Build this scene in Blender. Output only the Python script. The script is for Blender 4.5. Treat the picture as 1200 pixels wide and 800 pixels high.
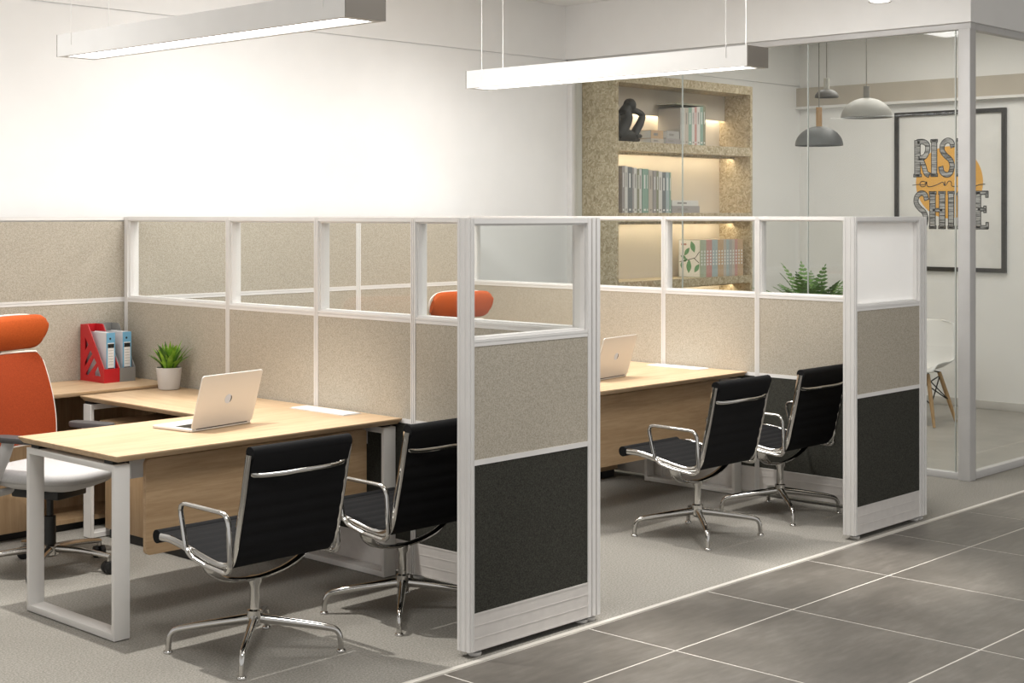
import bpy, bmesh, math, random
from mathutils import Vector, Matrix
random.seed(7)
for o in list(bpy.data.objects): bpy.data.objects.remove(o, do_unlink=True)
S = bpy.context.scene
COL = S.collection
R = math.radians
PI = math.pi

# ------------------------------------------------------------------ camera
cd = bpy.data.cameras.new('camera'); cam = bpy.data.objects.new('camera', cd); COL.objects.link(cam)
cd.sensor_width = 36.0; cd.lens = 1742.0/1200*36; cd.shift_y = -(400-249.5)/1200
cd.clip_start = 0.05; cd.clip_end = 60
CAM_A = (0.68701539, 0.72664287)
fwd = Vector((CAM_A[1], CAM_A[0], 0)); right = Vector((CAM_A[0], -CAM_A[1], 0)); up = Vector((0, 0, 1))
m = Matrix((right, up, -fwd)).transposed().to_4x4(); m.translation = (0, 0, 1.65)
cam.matrix_world = m
S.camera = cam

# ------------------------------------------------------------------ world, lights, exposure
S.view_settings.view_transform = 'Standard'; S.view_settings.look = 'None'
S.view_settings.gamma = 1.0; S.view_settings.use_curve_mapping = False
S.view_settings.exposure = 0.20
wd = bpy.data.worlds.new('world'); S.world = wd; wd.use_nodes = True
wd.node_tree.nodes['Background'].inputs[0].default_value = (1.0, 0.985, 0.965, 1)
wd.node_tree.nodes['Background'].inputs[1].default_value = 0.60

def area(name, loc, rot, sx, sy, power, color=(1, .96, .9), spread=180):
    l = bpy.data.lights.new(name, 'AREA'); l.shape = 'RECTANGLE'; l.size = sx; l.size_y = sy
    l.energy = power; l.color = color; l.spread = R(spread)
    o = bpy.data.objects.new(name, l); COL.objects.link(o); o.location = loc; o.rotation_euler = rot
    return o
def spot(name, loc, power, angle, blend, rad, color=(1, .965, .91)):
    l = bpy.data.lights.new(name, 'SPOT'); l.energy = power; l.spot_size = R(angle); l.spot_blend = blend
    l.shadow_soft_size = rad; l.color = color
    o = bpy.data.objects.new(name, l); COL.objects.link(o); o.location = loc
    return o
# daylight from a window in the wall left of the frame
area('window_light', (2.3, 6.3, 2.2), (0, R(-90), R(35)), 1.2, 1.6, 9, (1, .98, .96))
# recessed downlights over the two desks and in the bays
spot('downlight', (3.22, 5.42, 3.20), 270, 68, .4, .03)
spot('downlight', (5.95, 5.42, 3.20), 165, 68, .4, .03)
# added fill spots that brighten the back wall, no real fixtures
for wx, wp in ((2.9, 46), (4.9, 42), (6.9, 84)): spot('wall_fill', (wx, 6.45, 3.20), wp, 150, 1, .12, (1, .985, .96))
# added area lights under the ceiling to lift the upper walls
for px_, py_ in ((2.2, 3.0), (5.2, 2.9), (6.9, 4.7), (5.3, 5.9)): area('ceiling_fill', (px_, py_, 3.225), (0, 0, 0), .9, .9, 34, (1, .985, .96))
# ceiling light of the glazed room
area('room_light', (10.3, 5.6, 3.20), (0, 0, 0), 1.6, 1.6, 32)

# ------------------------------------------------------------------ materials
def new_mat(name):
    mt = bpy.data.materials.new(name); mt.use_nodes = True
    nt = mt.node_tree; return mt, nt, nt.nodes['Principled BSDF']
def N(nt, t, **kw):
    n = nt.nodes.new(t)
    for k, v in kw.items(): setattr(n, k, v)
    return n
def coords(nt, scale=(1, 1, 1), kind='Object'):
    tc = N(nt, 'ShaderNodeTexCoord'); mp = N(nt, 'ShaderNodeMapping')
    mp.inputs['Scale'].default_value = scale
    nt.links.new(tc.outputs[kind], mp.inputs[0]); return mp.outputs[0]
def noise(nt, vec, scale, detail=3, rough=.5, dist=0):
    n = N(nt, 'ShaderNodeTexNoise'); n.inputs['Scale'].default_value = scale
    n.inputs['Detail'].default_value = detail; n.inputs['Roughness'].default_value = rough
    n.inputs['Distortion'].default_value = dist
    nt.links.new(vec, n.inputs['Vector']); return n.outputs['Fac']
def ramp(nt, fac, stops):
    r = N(nt, 'ShaderNodeValToRGB'); e = r.color_ramp.elements
    while len(e) < len(stops): e.new(.5)
    for q, (p, c) in zip(e, stops): q.position = p; q.color = (*c, 1)
    nt.links.new(fac, r.inputs[0]); return r.outputs[0]
def bump(nt, b, fac, strength=.2, dist=.002):
    bp = N(nt, 'ShaderNodeBump'); bp.inputs['Strength'].default_value = strength; bp.inputs['Distance'].default_value = dist
    nt.links.new(fac, bp.inputs['Height']); nt.links.new(bp.outputs[0], b.inputs['Normal'])
def plain(name, col, rough=.5, metal=0.0, var=.04, scale=6, spec=.5, bumps=0):
    mt, nt, b = new_mat(name)
    f = noise(nt, coords(nt), scale, 2)
    c = ramp(nt, f, [(.3, tuple(x*(1-var) for x in col)), (.7, tuple(min(1, x*(1+var)) for x in col))])
    nt.links.new(c, b.inputs['Base Color'])
    b.inputs['Roughness'].default_value = rough; b.inputs['Metallic'].default_value = metal
    b.inputs['Specular IOR Level'].default_value = spec
    if bumps: bump(nt, b, noise(nt, coords(nt), 350, 2), bumps)
    return mt
def fabric(name, c0, c1, scale=260, rough=.95, bs=.25):
    mt, nt, b = new_mat(name)
    v = coords(nt)
    f = noise(nt, v, scale, 3, .7)
    nt.links.new(ramp(nt, f, [(.32, c0), (.68, c1)]), b.inputs['Base Color'])
    b.inputs['Roughness'].default_value = rough; b.inputs['Specular IOR Level'].default_value = .15
    bump(nt, b, f, bs, .002); return mt
def wood(name, c0, c1, axis='x', rough=.42):
    mt, nt, b = new_mat(name)
    sc = {'x': (1.2, 16, 16), 'y': (16, 1.2, 16), 'z': (16, 16, 1.2)}[axis]
    v = coords(nt, sc)
    f1 = noise(nt, v, 1.6, 5, .62, .6); f2 = noise(nt, v, 9, 3, .6)
    mx = N(nt, 'ShaderNodeMix'); mx.inputs[0].default_value = .35
    nt.links.new(f1, mx.inputs[2]); nt.links.new(f2, mx.inputs[3])
    nt.links.new(ramp(nt, mx.outputs[0], [(.34, c0), (.66, c1)]), b.inputs['Base Color'])
    b.inputs['Roughness'].default_value = rough
    bump(nt, b, f2, .05, .001); return mt
def osb(name):
    mt, nt, b = new_mat(name)
    v = coords(nt)
    ns = N(nt, 'ShaderNodeTexNoise'); ns.inputs['Scale'].default_value = 14; nt.links.new(v, ns.inputs['Vector'])
    ad = N(nt, 'ShaderNodeMix', data_type='VECTOR'); ad.inputs[0].default_value = .12
    nt.links.new(v, ad.inputs[4]); nt.links.new(ns.outputs['Color'], ad.inputs[5])
    vo = N(nt, 'ShaderNodeTexVoronoi'); vo.inputs['Scale'].default_value = 75; nt.links.new(ad.outputs[1], vo.inputs['Vector'])
    sp = N(nt, 'ShaderNodeSeparateColor'); nt.links.new(vo.outputs['Color'], sp.inputs[0])
    nt.links.new(ramp(nt, sp.outputs[0], [(.0, (.34, .265, .16)), (.35, (.46, .375, .245)), (.7, (.55, .46, .32)), (1, (.66, .58, .43))]), b.inputs['Base Color'])
    b.inputs['Roughness'].default_value = .7
    bump(nt, b, sp.outputs[1], .2, .002); return mt
def glass(name, tint=(.96, .975, .965), glare=0.0, refl=1.0):
    mt = bpy.data.materials.new(name); mt.use_nodes = True; nt = mt.node_tree; nt.nodes.clear()
    out = N(nt, 'ShaderNodeOutputMaterial')
    tr = N(nt, 'ShaderNodeBsdfTransparent'); tr.inputs[0].default_value = (*tint, 1)
    gl = N(nt, 'ShaderNodeBsdfGlossy'); gl.inputs['Roughness'].default_value = .02
    lw = N(nt, 'ShaderNodeLayerWeight'); lw.inputs[0].default_value = .5
    fr = N(nt, 'ShaderNodeMath', operation='POWER'); fr.inputs[1].default_value = 5.0; nt.links.new(lw.outputs['Facing'], fr.inputs[0])
    sc = N(nt, 'ShaderNodeMath', operation='MULTIPLY_ADD'); sc.inputs[1].default_value = .9*refl; sc.inputs[2].default_value = .03*refl; nt.links.new(fr.outputs[0], sc.inputs[0])
    mx = N(nt, 'ShaderNodeMixShader'); nt.links.new(sc.outputs[0], mx.inputs[0])
    nt.links.new(tr.outputs[0], mx.inputs[1]); nt.links.new(gl.outputs[0], mx.inputs[2])
    last = mx.outputs[0]
    if glare:  # white layer that paints reflected glare onto the pane
        df = N(nt, 'ShaderNodeBsdfDiffuse'); df.inputs[0].default_value = (.97, .97, .965, 1)
        tl = N(nt, 'ShaderNodeBsdfTranslucent'); tl.inputs[0].default_value = (.97, .97, .965, 1)
        m1 = N(nt, 'ShaderNodeMixShader'); m1.inputs[0].default_value = .45
        nt.links.new(df.outputs[0], m1.inputs[1]); nt.links.new(tl.outputs[0], m1.inputs[2])
        m2 = N(nt, 'ShaderNodeMixShader'); m2.inputs[0].default_value = glare
        nt.links.new(last, m2.inputs[1]); nt.links.new(m1.outputs[0], m2.inputs[2]); last = m2.outputs[0]
    nt.links.new(last, out.inputs[0]); return mt
def emit(name, col, st):
    mt = bpy.data.materials.new(name); mt.use_nodes = True; nt = mt.node_tree; nt.nodes.clear()
    out = N(nt, 'ShaderNodeOutputMaterial'); e = N(nt, 'ShaderNodeEmission')
    e.inputs[0].default_value = (*col, 1); e.inputs[1].default_value = st
    nt.links.new(e.outputs[0], out.inputs[0]); return mt
def tile_mat():
    mt, nt, b = new_mat('stone_tile')
    v = coords(nt, (1, 1.6, 1)); oi = N(nt, 'ShaderNodeObjectInfo')
    f = noise(nt, v, 2.2, 6, .62, .3); g = noise(nt, coords(nt, (2, 9, 1)), 4, 4, .6)
    mx = N(nt, 'ShaderNodeMix'); mx.inputs[0].default_value = .35
    nt.links.new(f, mx.inputs[2]); nt.links.new(g, mx.inputs[3])
    nt.links.new(ramp(nt, mx.outputs[0], [(.3, (.088, .079, .067)), (.5, (.135, .122, .105)), (.70, (.215, .197, .173))]), b.inputs['Base Color'])
    b.inputs['Roughness'].default_value = .4; b.inputs['Specular IOR Level'].default_value = .5
    bump(nt, b, g, .04, .001); return mt
def hatch_mat():
    mt, nt, b = new_mat('hatched_ink')
    f = noise(nt, coords(nt, (1, 5, 160)), 1.0, 2)
    nt.links.new(ramp(nt, f, [(.42, (.06, .06, .06)), (.56, (.5, .5, .5))]), b.inputs['Base Color'])
    b.inputs['Roughness'].default_value = .8; return mt

M = {}
M['wall'] = plain('wall_paint', (.88, .872, .858), .9, var=.01)
M['ceiling'] = plain('ceiling_paint', (.90, .89, .87), .9, var=.01)
M['groove'] = plain('groove_shadow_gap', (.30, .28, .26), .9)
M['band'] = plain('taupe_reflection', (.50, .45, .38), .8)
M['base'] = plain('baseboard_grey', (.55, .53, .50), .6)
M['white'] = plain('white_powder_coat', (.76, .74, .71), .38, var=.02)
M['frame'] = plain('white_aluminium', (.78, .765, .745), .32, var=.02)
M['skirt'] = plain('skirting_laminate', (.66, .63, .60), .5, var=.04, scale=20)
M['seam'] = plain('dark_seam', (.10, .10, .095), .7)
M['tan'] = fabric('tan_fabric', (.325, .29, .23), (.565, .52, .44), 230)
M['dark'] = fabric('charcoal_fabric', (.022, .022, .018), (.07, .069, .058), 230)
M['carpet'] = fabric('grey_carpet', (.192, .18, .158), (.39, .372, .335), 130, 1, .5)
M['roomfloor'] = plain('polished_concrete', (.36, .34, .31), .45, var=.1, scale=3)
M['tile'] = tile_mat()
M['grout'] = plain('pale_grout', (.62, .59, .54), .8)
M['strip'] = plain('pale_edge_strip', (.62, .59, .54), .5)
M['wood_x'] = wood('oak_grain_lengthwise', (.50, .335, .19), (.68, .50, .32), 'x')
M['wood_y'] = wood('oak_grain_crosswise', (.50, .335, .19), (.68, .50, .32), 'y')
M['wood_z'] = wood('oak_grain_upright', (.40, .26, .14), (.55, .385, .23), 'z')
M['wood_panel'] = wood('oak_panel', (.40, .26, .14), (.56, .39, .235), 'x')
M['chrome'] = plain('chrome', (.62, .61, .59), .08, 1.0, var=.02)
M['alu'] = plain('polished_aluminium', (.62, .60, .57), .2, 1.0, var=.02)
M['black'] = fabric('black_ribbed_fabric', (.0045, .0045, .005), (.012, .012, .013), 400, .8, .12)
M['blackplastic'] = plain('black_plastic', (.012, .012, .012), .45)
M['greyplastic'] = plain('dark_grey_pad', (.06, .055, .055), .6)
M['orange'] = fabric('orange_mesh', (.22, .032, .008), (.31, .048, .012), 200, .75, .15)
M['orange2'] = fabric('orange_upholstery', (.36, .064, .012), (.46, .085, .016), 150, .7, .12)
M['rim'] = plain('pale_rim', (.72, .66, .60), .5)
M['seat'] = fabric('pale_grey_seat_fabric', (.44, .43, .425), (.56, .55, .545), 320, .9, .2)
M['shell'] = plain('pale_grey_plastic', (.52, .51, .50), .5)
M['silver'] = plain('silver_laptop_metal', (.74, .715, .68), .35, .25, var=.01)
M['screen'] = plain('dark_screen_glass', (.01, .01, .012), .1)
M['logo'] = plain('pale_blue_logo', (.62, .68, .78), .3)
M['ink'] = plain('black_ink', (.015, .015, .015), .6)
M['paper'] = plain('white_paper', (.80, .79, .77), .7)
M['red'] = plain('red_plastic', (.50, .012, .018), .4)
M['greybox'] = plain('grey_plastic', (.24, .235, .225), .5)
M['blue'] = plain('light_blue_binder', (.16, .40, .60), .5)
M['binderside'] = plain('pale_binder_side', (.66, .68, .72), .6)
M['pot'] = plain('white_ceramic', (.55, .52, .49), .45)
M['soil'] = plain('dark_soil', (.02, .015, .01), .95, var=.3, scale=90)
def leaf_mat(name, c0, c1):
    mt, nt, b = new_mat(name)
    f = noise(nt, coords(nt), 30, 2)
    nt.links.new(ramp(nt, f, [(.3, c0), (.7, c1)]), b.inputs['Base Color'])
    b.inputs['Roughness'].default_value = .45
    b.inputs['Transmission Weight'].default_value = 0; return mt
M['leaf'] = leaf_mat('bright_green_leaf', (.10, .27, .012), (.26, .48, .045))
M['leafdark'] = leaf_mat('deep_green_leaf', (.035, .11, .012), (.08, .20, .03))
M['fern'] = leaf_mat('fern_green', (.06, .17, .025), (.16, .33, .06))
M['osb'] = osb('strand_board')
M['backpanel'] = plain('beige_back_panel', (.60, .54, .46), .8, var=.02)
M['led'] = emit('warm_led_strip', (1.0, .85, .62), 16.0)
M['diffuser'] = emit('lamp_diffuser', (1.0, .985, .96), 6.0)
M['spotglow'] = emit('downlight_lens', (1.0, .95, .86), 5.0)
M['lampside'] = plain('satin_lamp_housing', (.82, .815, .80), .45, .1, var=.02)
M['lamptrim'] = plain('grey_lamp_trim', (.50, .49, .47), .5)
M['lampend'] = plain('grey_lamp_end_cap', (.20, .18, .155), .5, .2)
M['wire'] = plain('white_wire', (.85, .84, .82), .5)
M['darkwire'] = plain('grey_cable', (.22, .21, .19), .6)
M['glass'] = glass('clear_glass', (.985, .99, .985), refl=.8)
M['wallglass'] = glass('office_glass', (.975, .985, .975), refl=1.0)
M['glareglass'] = glass('white_glare_glass', (.96, .97, .97), glare=.92)  # clear pane with its bright reflection put in as white colour
M['edge'] = plain('glass_edge', (.50, .53, .50), .3)
M['pole'] = plain('grey_frame_paint', (.58, .57, .56), .45)
M['pend_dark'] = plain('slate_shade', (.105, .112, .115), .5)
M['pend_black'] = plain('charcoal_shade', (.07, .066, .06), .5)
M['pend_light'] = plain('pale_grey_shade', (.33, .32, .295), .5)
M['pend_wood'] = wood('pendant_wood', (.36, .20, .08), (.52, .32, .15), 'z')
M['pend_cream'] = plain('cream_neck', (.50, .48, .43), .5)
M['pend_mid'] = plain('grey_neck', (.23, .22, .20), .5)
M['posterframe'] = plain('black_frame', (.018, .018, .018), .4)
M['sun'] = plain('orange_yellow_print', (.80, .42, .075), .8, var=.03)
M['hatch'] = hatch_mat()
M['beech'] = wood('beech_leg', (.42, .26, .12), (.58, .38, .2), 'z')
M['whiteplastic'] = plain('white_plastic', (.78, .77, .755), .35)
M['figure'] = plain('matt_black_figure', (.02, .02, .019), .6)

# ------------------------------------------------------------------ mesh helpers
class MB:
    def __init__(s): s.v = []; s.f = []; s.mi = []
    def add(s, vs, fs, mi=0):
        n = len(s.v); s.v += [tuple(p) for p in vs]; s.f += [tuple(i+n for i in f) for f in fs]; s.mi += [mi]*len(fs); return s
    def box(s, x0, x1, y0, y1, z0, z1, mi=0):
        v = [(x0, y0, z0), (x1, y0, z0), (x1, y1, z0), (x0, y1, z0), (x0, y0, z1), (x1, y0, z1), (x1, y1, z1), (x0, y1, z1)]
        return s.add(v, [(3, 2, 1, 0), (4, 5, 6, 7), (0, 1, 5, 4), (1, 2, 6, 5), (2, 3, 7, 6), (3, 0, 4, 7)], mi)
    def prism(s, pts, d0, d1, axis='x', mi=0):
        # pts: outline in the other two axes; extruded along axis
        n = len(pts)
        def P(p, d): return {'x': (d, p[0], p[1]), 'y': (p[0], d, p[1]), 'z': (p[0], p[1], d)}[axis]
        v = [P(p, d0) for p in pts]+[P(p, d1) for p in pts]
        f = [tuple(range(n)), tuple(range(2*n-1, n-1, -1))]+[(i, (i+1) % n, (i+1) % n+n, i+n) for i in range(n)]
        return s.add(v, f, mi)
    def tube(s, path, rad, n=10, cap=True, sx=1.0, sy=1.0, ref=None, mi=0):
        P = [Vector(p) for p in path]; L = len(P)
        rs = rad if isinstance(rad, (list, tuple)) else [rad]*L
        T = []
        for i in range(L):
            a = P[max(0, i-1)]; b = P[min(L-1, i+1)]; T.append((b-a).normalized())
        u = Vector(ref) if ref else (Vector((0, 0, 1)) if abs(T[0].z) < .9 else Vector((1, 0, 0)))
        vs = []
        for i in range(L):
            u = (u-T[i]*u.dot(T[i])).normalized(); w = T[i].cross(u)
            for k in range(n):
                a = 2*PI*k/n
                vs.append(P[i]+u*(math.cos(a)*rs[i]*sx)+w*(math.sin(a)*rs[i]*sy))
        fs = [(i*n+k, i*n+(k+1) % n, (i+1)*n+(k+1) % n, (i+1)*n+k) for i in range(L-1) for k in range(n)]
        if cap: fs += [tuple(range(n-1, -1, -1)), tuple(range((L-1)*n, L*n))]
        return s.add(vs, fs, mi)
    def lathe(s, prof, n=24, c=(0, 0, 0), mi=0):
        vs = []; L = len(prof)
        for r, z in prof:
            for k in range(n):
                a = 2*PI*k/n; vs.append((c[0]+r*math.cos(a), c[1]+r*math.sin(a), c[2]+z))
        fs = [(i*n+k, i*n+(k+1) % n, (i+1)*n+(k+1) % n, (i+1)*n+k) for i in range(L-1) for k in range(n)]
        fs += [tuple(range(n-1, -1, -1)), tuple(range((L-1)*n, L*n))]
        return s.add(vs, fs, mi)
    def build(s, name, mat, parent=None, smooth=False, bev=0, seg=2, loc=None, auto=None):
        # with a parent the vertices are in the parent's own space
        me = bpy.data.meshes.new(name)
        me.from_pydata(s.v, [], s.f)
        ms = mat if isinstance(mat, (list, tuple)) else [mat]
        for q in ms: me.materials.append(q)
        for p, k in zip(me.polygons, s.mi): p.material_index = k
        bm = bmesh.new(); bm.from_mesh(me)
        bmesh.ops.recalc_face_normals(bm, faces=bm.faces)
        if bev: bmesh.ops.bevel(bm, geom=[e for e in bm.edges if len(e.link_faces) == 2 and e.calc_face_angle(0) > .6], offset=bev, segments=seg, profile=.5, affect='EDGES', clamp_overlap=True)
        bm.to_mesh(me); bm.free()
        if smooth or bev:
            me.polygons.foreach_set('use_smooth', [True]*len(me.polygons))
            me.set_sharp_from_angle(angle=R(auto if auto else 40))
        o = bpy.data.objects.new(name, me); COL.objects.link(o)
        if parent: o.parent = parent
        if loc: o.location = loc
        return o
def tag(o, label=None, cat=None, group=None, kind=None):
    if label: o['label'] = label
    if cat: o['category'] = cat
    if group: o['group'] = group
    if kind: o['kind'] = kind
    return o
def empty(name, loc, rz=0, label=None, cat=None, group=None):
    o = bpy.data.objects.new(name, None); COL.objects.link(o); o.location = loc; o.rotation_euler = (0, 0, rz)
    o.empty_display_size = .1
    return tag(o, label, cat, group)
def children(o): return [c for c in COL.objects if c.parent == o]
def copy_tree(o, parent=None):
    c = o.copy(); COL.objects.link(c)
    if parent: c.parent = parent
    for ch in children(o): copy_tree(ch, c)
    return c
def struct(o): o['kind'] = 'structure'; return o
def smoothpath(pts, k=6):
    # Catmull-Rom through the points
    P = [Vector(p) for p in pts]; P = [P[0]*2-P[1]]+P+[P[-1]*2-P[-2]]; out = []
    for i in range(1, len(P)-2):
        a, b, c, d = P[i-1:i+3]
        for j in range(k):
            t = j/k
            out.append(.5*((2*b)+(c-a)*t+(2*a-5*b+4*c-d)*t*t+(3*b-a-3*c+d)*t**3))
    out.append(P[-2]); return out
def fillet(pts, r, k=5):
    # round the inner corners of a polyline
    P = [Vector(p) for p in pts]; out = [P[0]]
    for i in range(1, len(P)-1):
        a = (P[i-1]-P[i]); b = (P[i+1]-P[i]); rr = min(r, a.length*.48, b.length*.48)
        p0 = P[i]+a.normalized()*rr; p1 = P[i]+b.normalized()*rr
        for j in range(k+1):
            t = j/k; out.append((1-t)**2*p0+2*t*(1-t)*P[i]+t*t*p1)
    out.append(P[-1]); return out

# ------------------------------------------------------------------ setting
CEIL = 3.234; WB = 7.53; GX = 8.61; GY = 4.27; WR = 11.85
floor = struct(MB().box(-2, 13, -1.5, 7.6, -.12, -.0012).build('floor', M['grout']))
TX0, TW, TY1, TL = 3.70, .80, 3.405, .83
gj = .005
def tile(x0, x1, y0, y1):
    MB().box(x0+gj, x1-gj, y0+gj, y1-gj, -.0012, 0).build('floor_tile', M['tile'], floor)
for i in range(-3, 11):
    for j in range(-2, 6):
        x0 = TX0+i*TW
        y1 = TY1-(j-1)*TL if j >= 1 else None
        if j < 1: continue
        tile(x0, x0+TW, y1-TL, y1)
    tile(TX0+i*TW, TX0+(i+1)*TW, TY1, 3.835)
MB().box(-2, 13, 3.86, GY, -.008, .0).add([(-2, GY, 0), (GX, GY, 0), (GX, 7.6, 0), (-2, 7.6, 0), (-2, GY, -.008), (GX, GY, -.008), (GX, 7.6, -.008), (-2, 7.6, -.008)], [(0, 1, 2, 3), (7, 6, 5, 4)]).build('carpet', M['carpet'], floor)
MB().box(-2, 13, 3.835, 3.86, -.008, .004).build('edge_strip', M['strip'], floor)
MB().box(GX, 13, GY, 7.6, -.008, .0).build('concrete_floor', M['roomfloor'], floor)
struct(MB().box(-2, 13, WB, WB+.12, 0, 2.812).box(-2, 13, WB, WB+.12, 2.822, CEIL).box(-2, 13, WB+.012, WB+.12, 2.812, 2.822).build('wall_back', M['wall']))
struct(MB().box(-2, 12.5, -.6, WB+.12, CEIL, CEIL+.1).build('ceiling', M['ceiling']))
struct(MB().box(WR, WR+.12, GY-2.5, WB, 0, CEIL).build('wall_right', M['wall']))
struct(MB().box(GX-.05, GX+.05, GY-.05, WB, 2.825, CEIL).build('wall_front', M['wall']))
struct(MB().box(GX+.05, WR, GY-.05, GY+.05, 2.825, CEIL).build('wall_side', M['wall']))
struct(MB().box(WR-.015, WR, GY+.05, WB, 0, .07).build('baseboard_right', M['base'], bev=.003))
t1 = struct(MB().box(WR-.06, WR, GY+.05, WB, 2.63, 2.80).build('reflection_band', M['band']))  # made-up band and lip, shaped after a reflection in the glass
MB().box(WR-.075, WR, GY+.05, WB, 2.605, 2.629).build('reflection_lip', M['frame'], t1)

# glazed room front (along y) and side (along x)
w1 = struct(empty('window_1', (GX, GY, 0)))
def wbox(name, mat, parent, x0, x1, y0, y1, z0, z1, bev=0):
    p = parent.location
    return MB().box(x0-p.x, x1-p.x, y0-p.y, y1-p.y, z0-p.z, z1-p.z).build(name, mat, parent, bev=bev)
wbox('corner_post', M['pole'], w1, GX-.04, GX+.04, GY-.04, GY+.04, 0, 2.785, .003)
wbox('top_rail', M['pole'], w1, GX-.03, GX+.03, GY-.04, WB, 2.785, 2.825, .002)
wbox('bottom_rail', M['pole'], w1, GX-.025, GX+.025, GY+.04, WB-.045, 0, .04, .002)
wbox('side_jamb', M['frame'], w1, GX-.03, GX+.03, WB-.045, WB, .0, 2.785, .002)
ys = [GY+.04, GY+.11, 5.40, 6.45, WB-.045]
ys = [GY+.045, 4.345, 5.407, 6.452, WB-.048]
for a, b in zip(ys[:-1], ys[1:]):
    wbox('glass_pane', M['wallglass'], w1, GX-.0005, GX+.0005, a+.004, b-.004, .04, 2.785)
for y in ys[1:-1]:
    wbox('glass_joint', M['edge'], w1, GX-.006, GX+.006, y-.003, y+.003, .041, 2.784)
w2 = struct(empty('window_2', (GX+.04, GY, 0)))
wbox('top_rail', M['pole'], w2, GX+.042, WR, GY-.03, GY+.03, 2.785, 2.825, .002)
wbox('bottom_rail', M['pole'], w2, GX+.042, WR, GY-.025, GY+.025, 0, .045, .002)
wbox('glass_pane', M['wallglass'], w2, GX+.045, 10.4, GY-.0005, GY+.0005, .046, 2.784)
wbox('glass_pane', M['wallglass'], w2, 10.41, WR-.005, GY-.0005, GY+.0005, .046, 2.784)

# ------------------------------------------------------------------ partition screens
ZT, ZW, ZL, ZS, ZB = 1.63, 1.18, .735, .165, .024
TH = .07
def screen_run(root, along, a0, a1, c, posts, upper, panes_mat, lower_dark=True, ZL=.733):
    """one run of screen. along='x'|'y'; c = lower coordinate of the thickness; posts = list of (p0,p1) spans of posts"""
    def B(a, b, t0, t1, z0, z1):
        return (a, b, t0, t1, z0, z1) if along == 'x' else (t0, t1, a, b, z0, z1)
    def part(name, mat, *boxes, bev=0):
        mb = MB(); p = root.location
        for q in boxes:
            x0, x1, y0, y1, z0, z1 = B(*q); mb.box(x0-p.x, x1-p.x, y0-p.y, y1-p.y, z0-p.z, z1-p.z)
        return mb.build(name, mat, root, bev=bev)
    c1 = c+TH
    for (p0, p1) in posts:
        g = (p1-p0)
        part('post', M['frame'], (p0+.0012, p1-.0012, c+.006, c1-.006, ZB, ZT-.001),
             (p0, p0+g*.25, c-.002, c1+.002, ZB, ZT), (p0+g*.38, p0+g*.62, c-.002, c1+.002, ZB, ZT), (p0+g*.75, p1, c-.002, c1+.002, ZB, ZT))
    for (p0, p1), (q0, q1) in zip(posts[:-1], posts[1:]):
        a, b = p1, q0
        part('top_rail', M['frame'], (a, b, c, c1, ZT-.02, ZT), (a, b, c+.012, c1-.012, ZT-.028, ZT-.02))
        part('waist_rail', M['frame'], (a, b, c, c1, ZW-.010, ZW), (a, b, c+.003, c1-.003, ZW-.014, ZW-.010), (a, b, c, c1, ZW-.026, ZW-.014))
        part('lower_rail', M['frame'], (a, b, c, c1, ZL-.02, ZL))
        part('fabric_panel', M['tan'], (a, b, c+.002, c1-.002, ZL, ZW-.026))
        part('dark_panel', M['dark'] if lower_dark else M['tan'], (a, b, c+.002, c1-.002, ZS, ZL-.02))['label'] = 'charcoal lower panel'
        part('skirting', M['skirt'], (a, b, c+.001, c1-.001, ZB, ZS-.008), (a, b, c+.0, c1-.0, ZS-.008, ZS),
             (a, b, c, c1, ZB, ZB+.008), (a, b, c, c1, ZB+.045, ZB+.048), (a, b, c, c1, ZB+.092, ZB+.095))
        if upper == 'fabric':
            part('upper_fabric_panel', M['tan'], (a, b, c+.002, c1-.002, ZW, ZT-.028))
        else:
            part('glass_frame', M['frame'], (a, a+.008, c+.012, c1-.012, ZW, ZT-.028), (b-.008, b, c+.012, c1-.012, ZW, ZT-.028), (a+.008, b-.008, c+.012, c1-.012, ZW, ZW+.008))
            cm = (c+c1)/2
            part('glass_pane', panes_mat, (a+.008, b-.008, cm-.0006, cm+.0006, ZW+.008, ZT-.028))
def gliders(root, pts):
    for (x, y) in pts:
        MB().lathe([(.006, 0), (.024, 0), (.026, .004), (.026, .012), (.01, .016), (.008, .026)], 16, (x-root.location.x, y-root.location.y, 0)).build('glider', M['white'], root, smooth=True)

DX = 2.735; XD = 4.565; PF = 3.885; YBK = 7.31
pw = .030
for k in range(2):
    x = XD+k*DX
    nm = ['left', 'right'][k]
    d = empty('partition_screen', (x, 3.99, 0), 0,
              ['long glass-topped tan partition running behind the left desk and its potted plant', 'long glass-topped tan partition running behind the right desk'][k], 'partition', 'long dividing partitions')
    ps = [(3.965, 3.975)]+[(y-pw/2, y+pw/2) for y in (4.93, 5.618, 6.335)]+[(YBK-pw-.004, YBK-.004)]
    screen_run(d, 'y', 3.96, YBK, x, ps, 'glass', M['glass'], ZL=.717)
    gliders(d, [(x+TH/2, y) for y in (4.93, 5.618, 6.335)])
    e = empty('partition_end', (3.893+k*DX, PF, 0), 0,
              ['nearer short end partition with clear glass top, beside the second black chair', 'farther short end partition with glare-whitened glass top, next to the glass room'][k], 'partition', 'short end partitions')
    x0 = 3.893+k*DX
    screen_run(e, 'x', x0, x0+.735, PF, [(x0, x0+.012), (x0+.66, x0+.735)], 'glass', M['glass'] if k == 0 else M['glareglass'])
    # end cap on the open side
    MB().box(-.008, 0, .004, TH-.004, ZB, ZT).box(-.011, -.008, .004, .016, ZB, ZT).box(-.011, -.008, .026, TH-.026, ZB, ZT).box(-.011, -.008, TH-.016, TH-.004, ZB, ZT).build('end_cap', M['frame'], e)
    gliders(e, [(x0+.05, PF+.035), (x0+.66, PF+.035), (x0+.71, PF+.035)])
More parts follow.
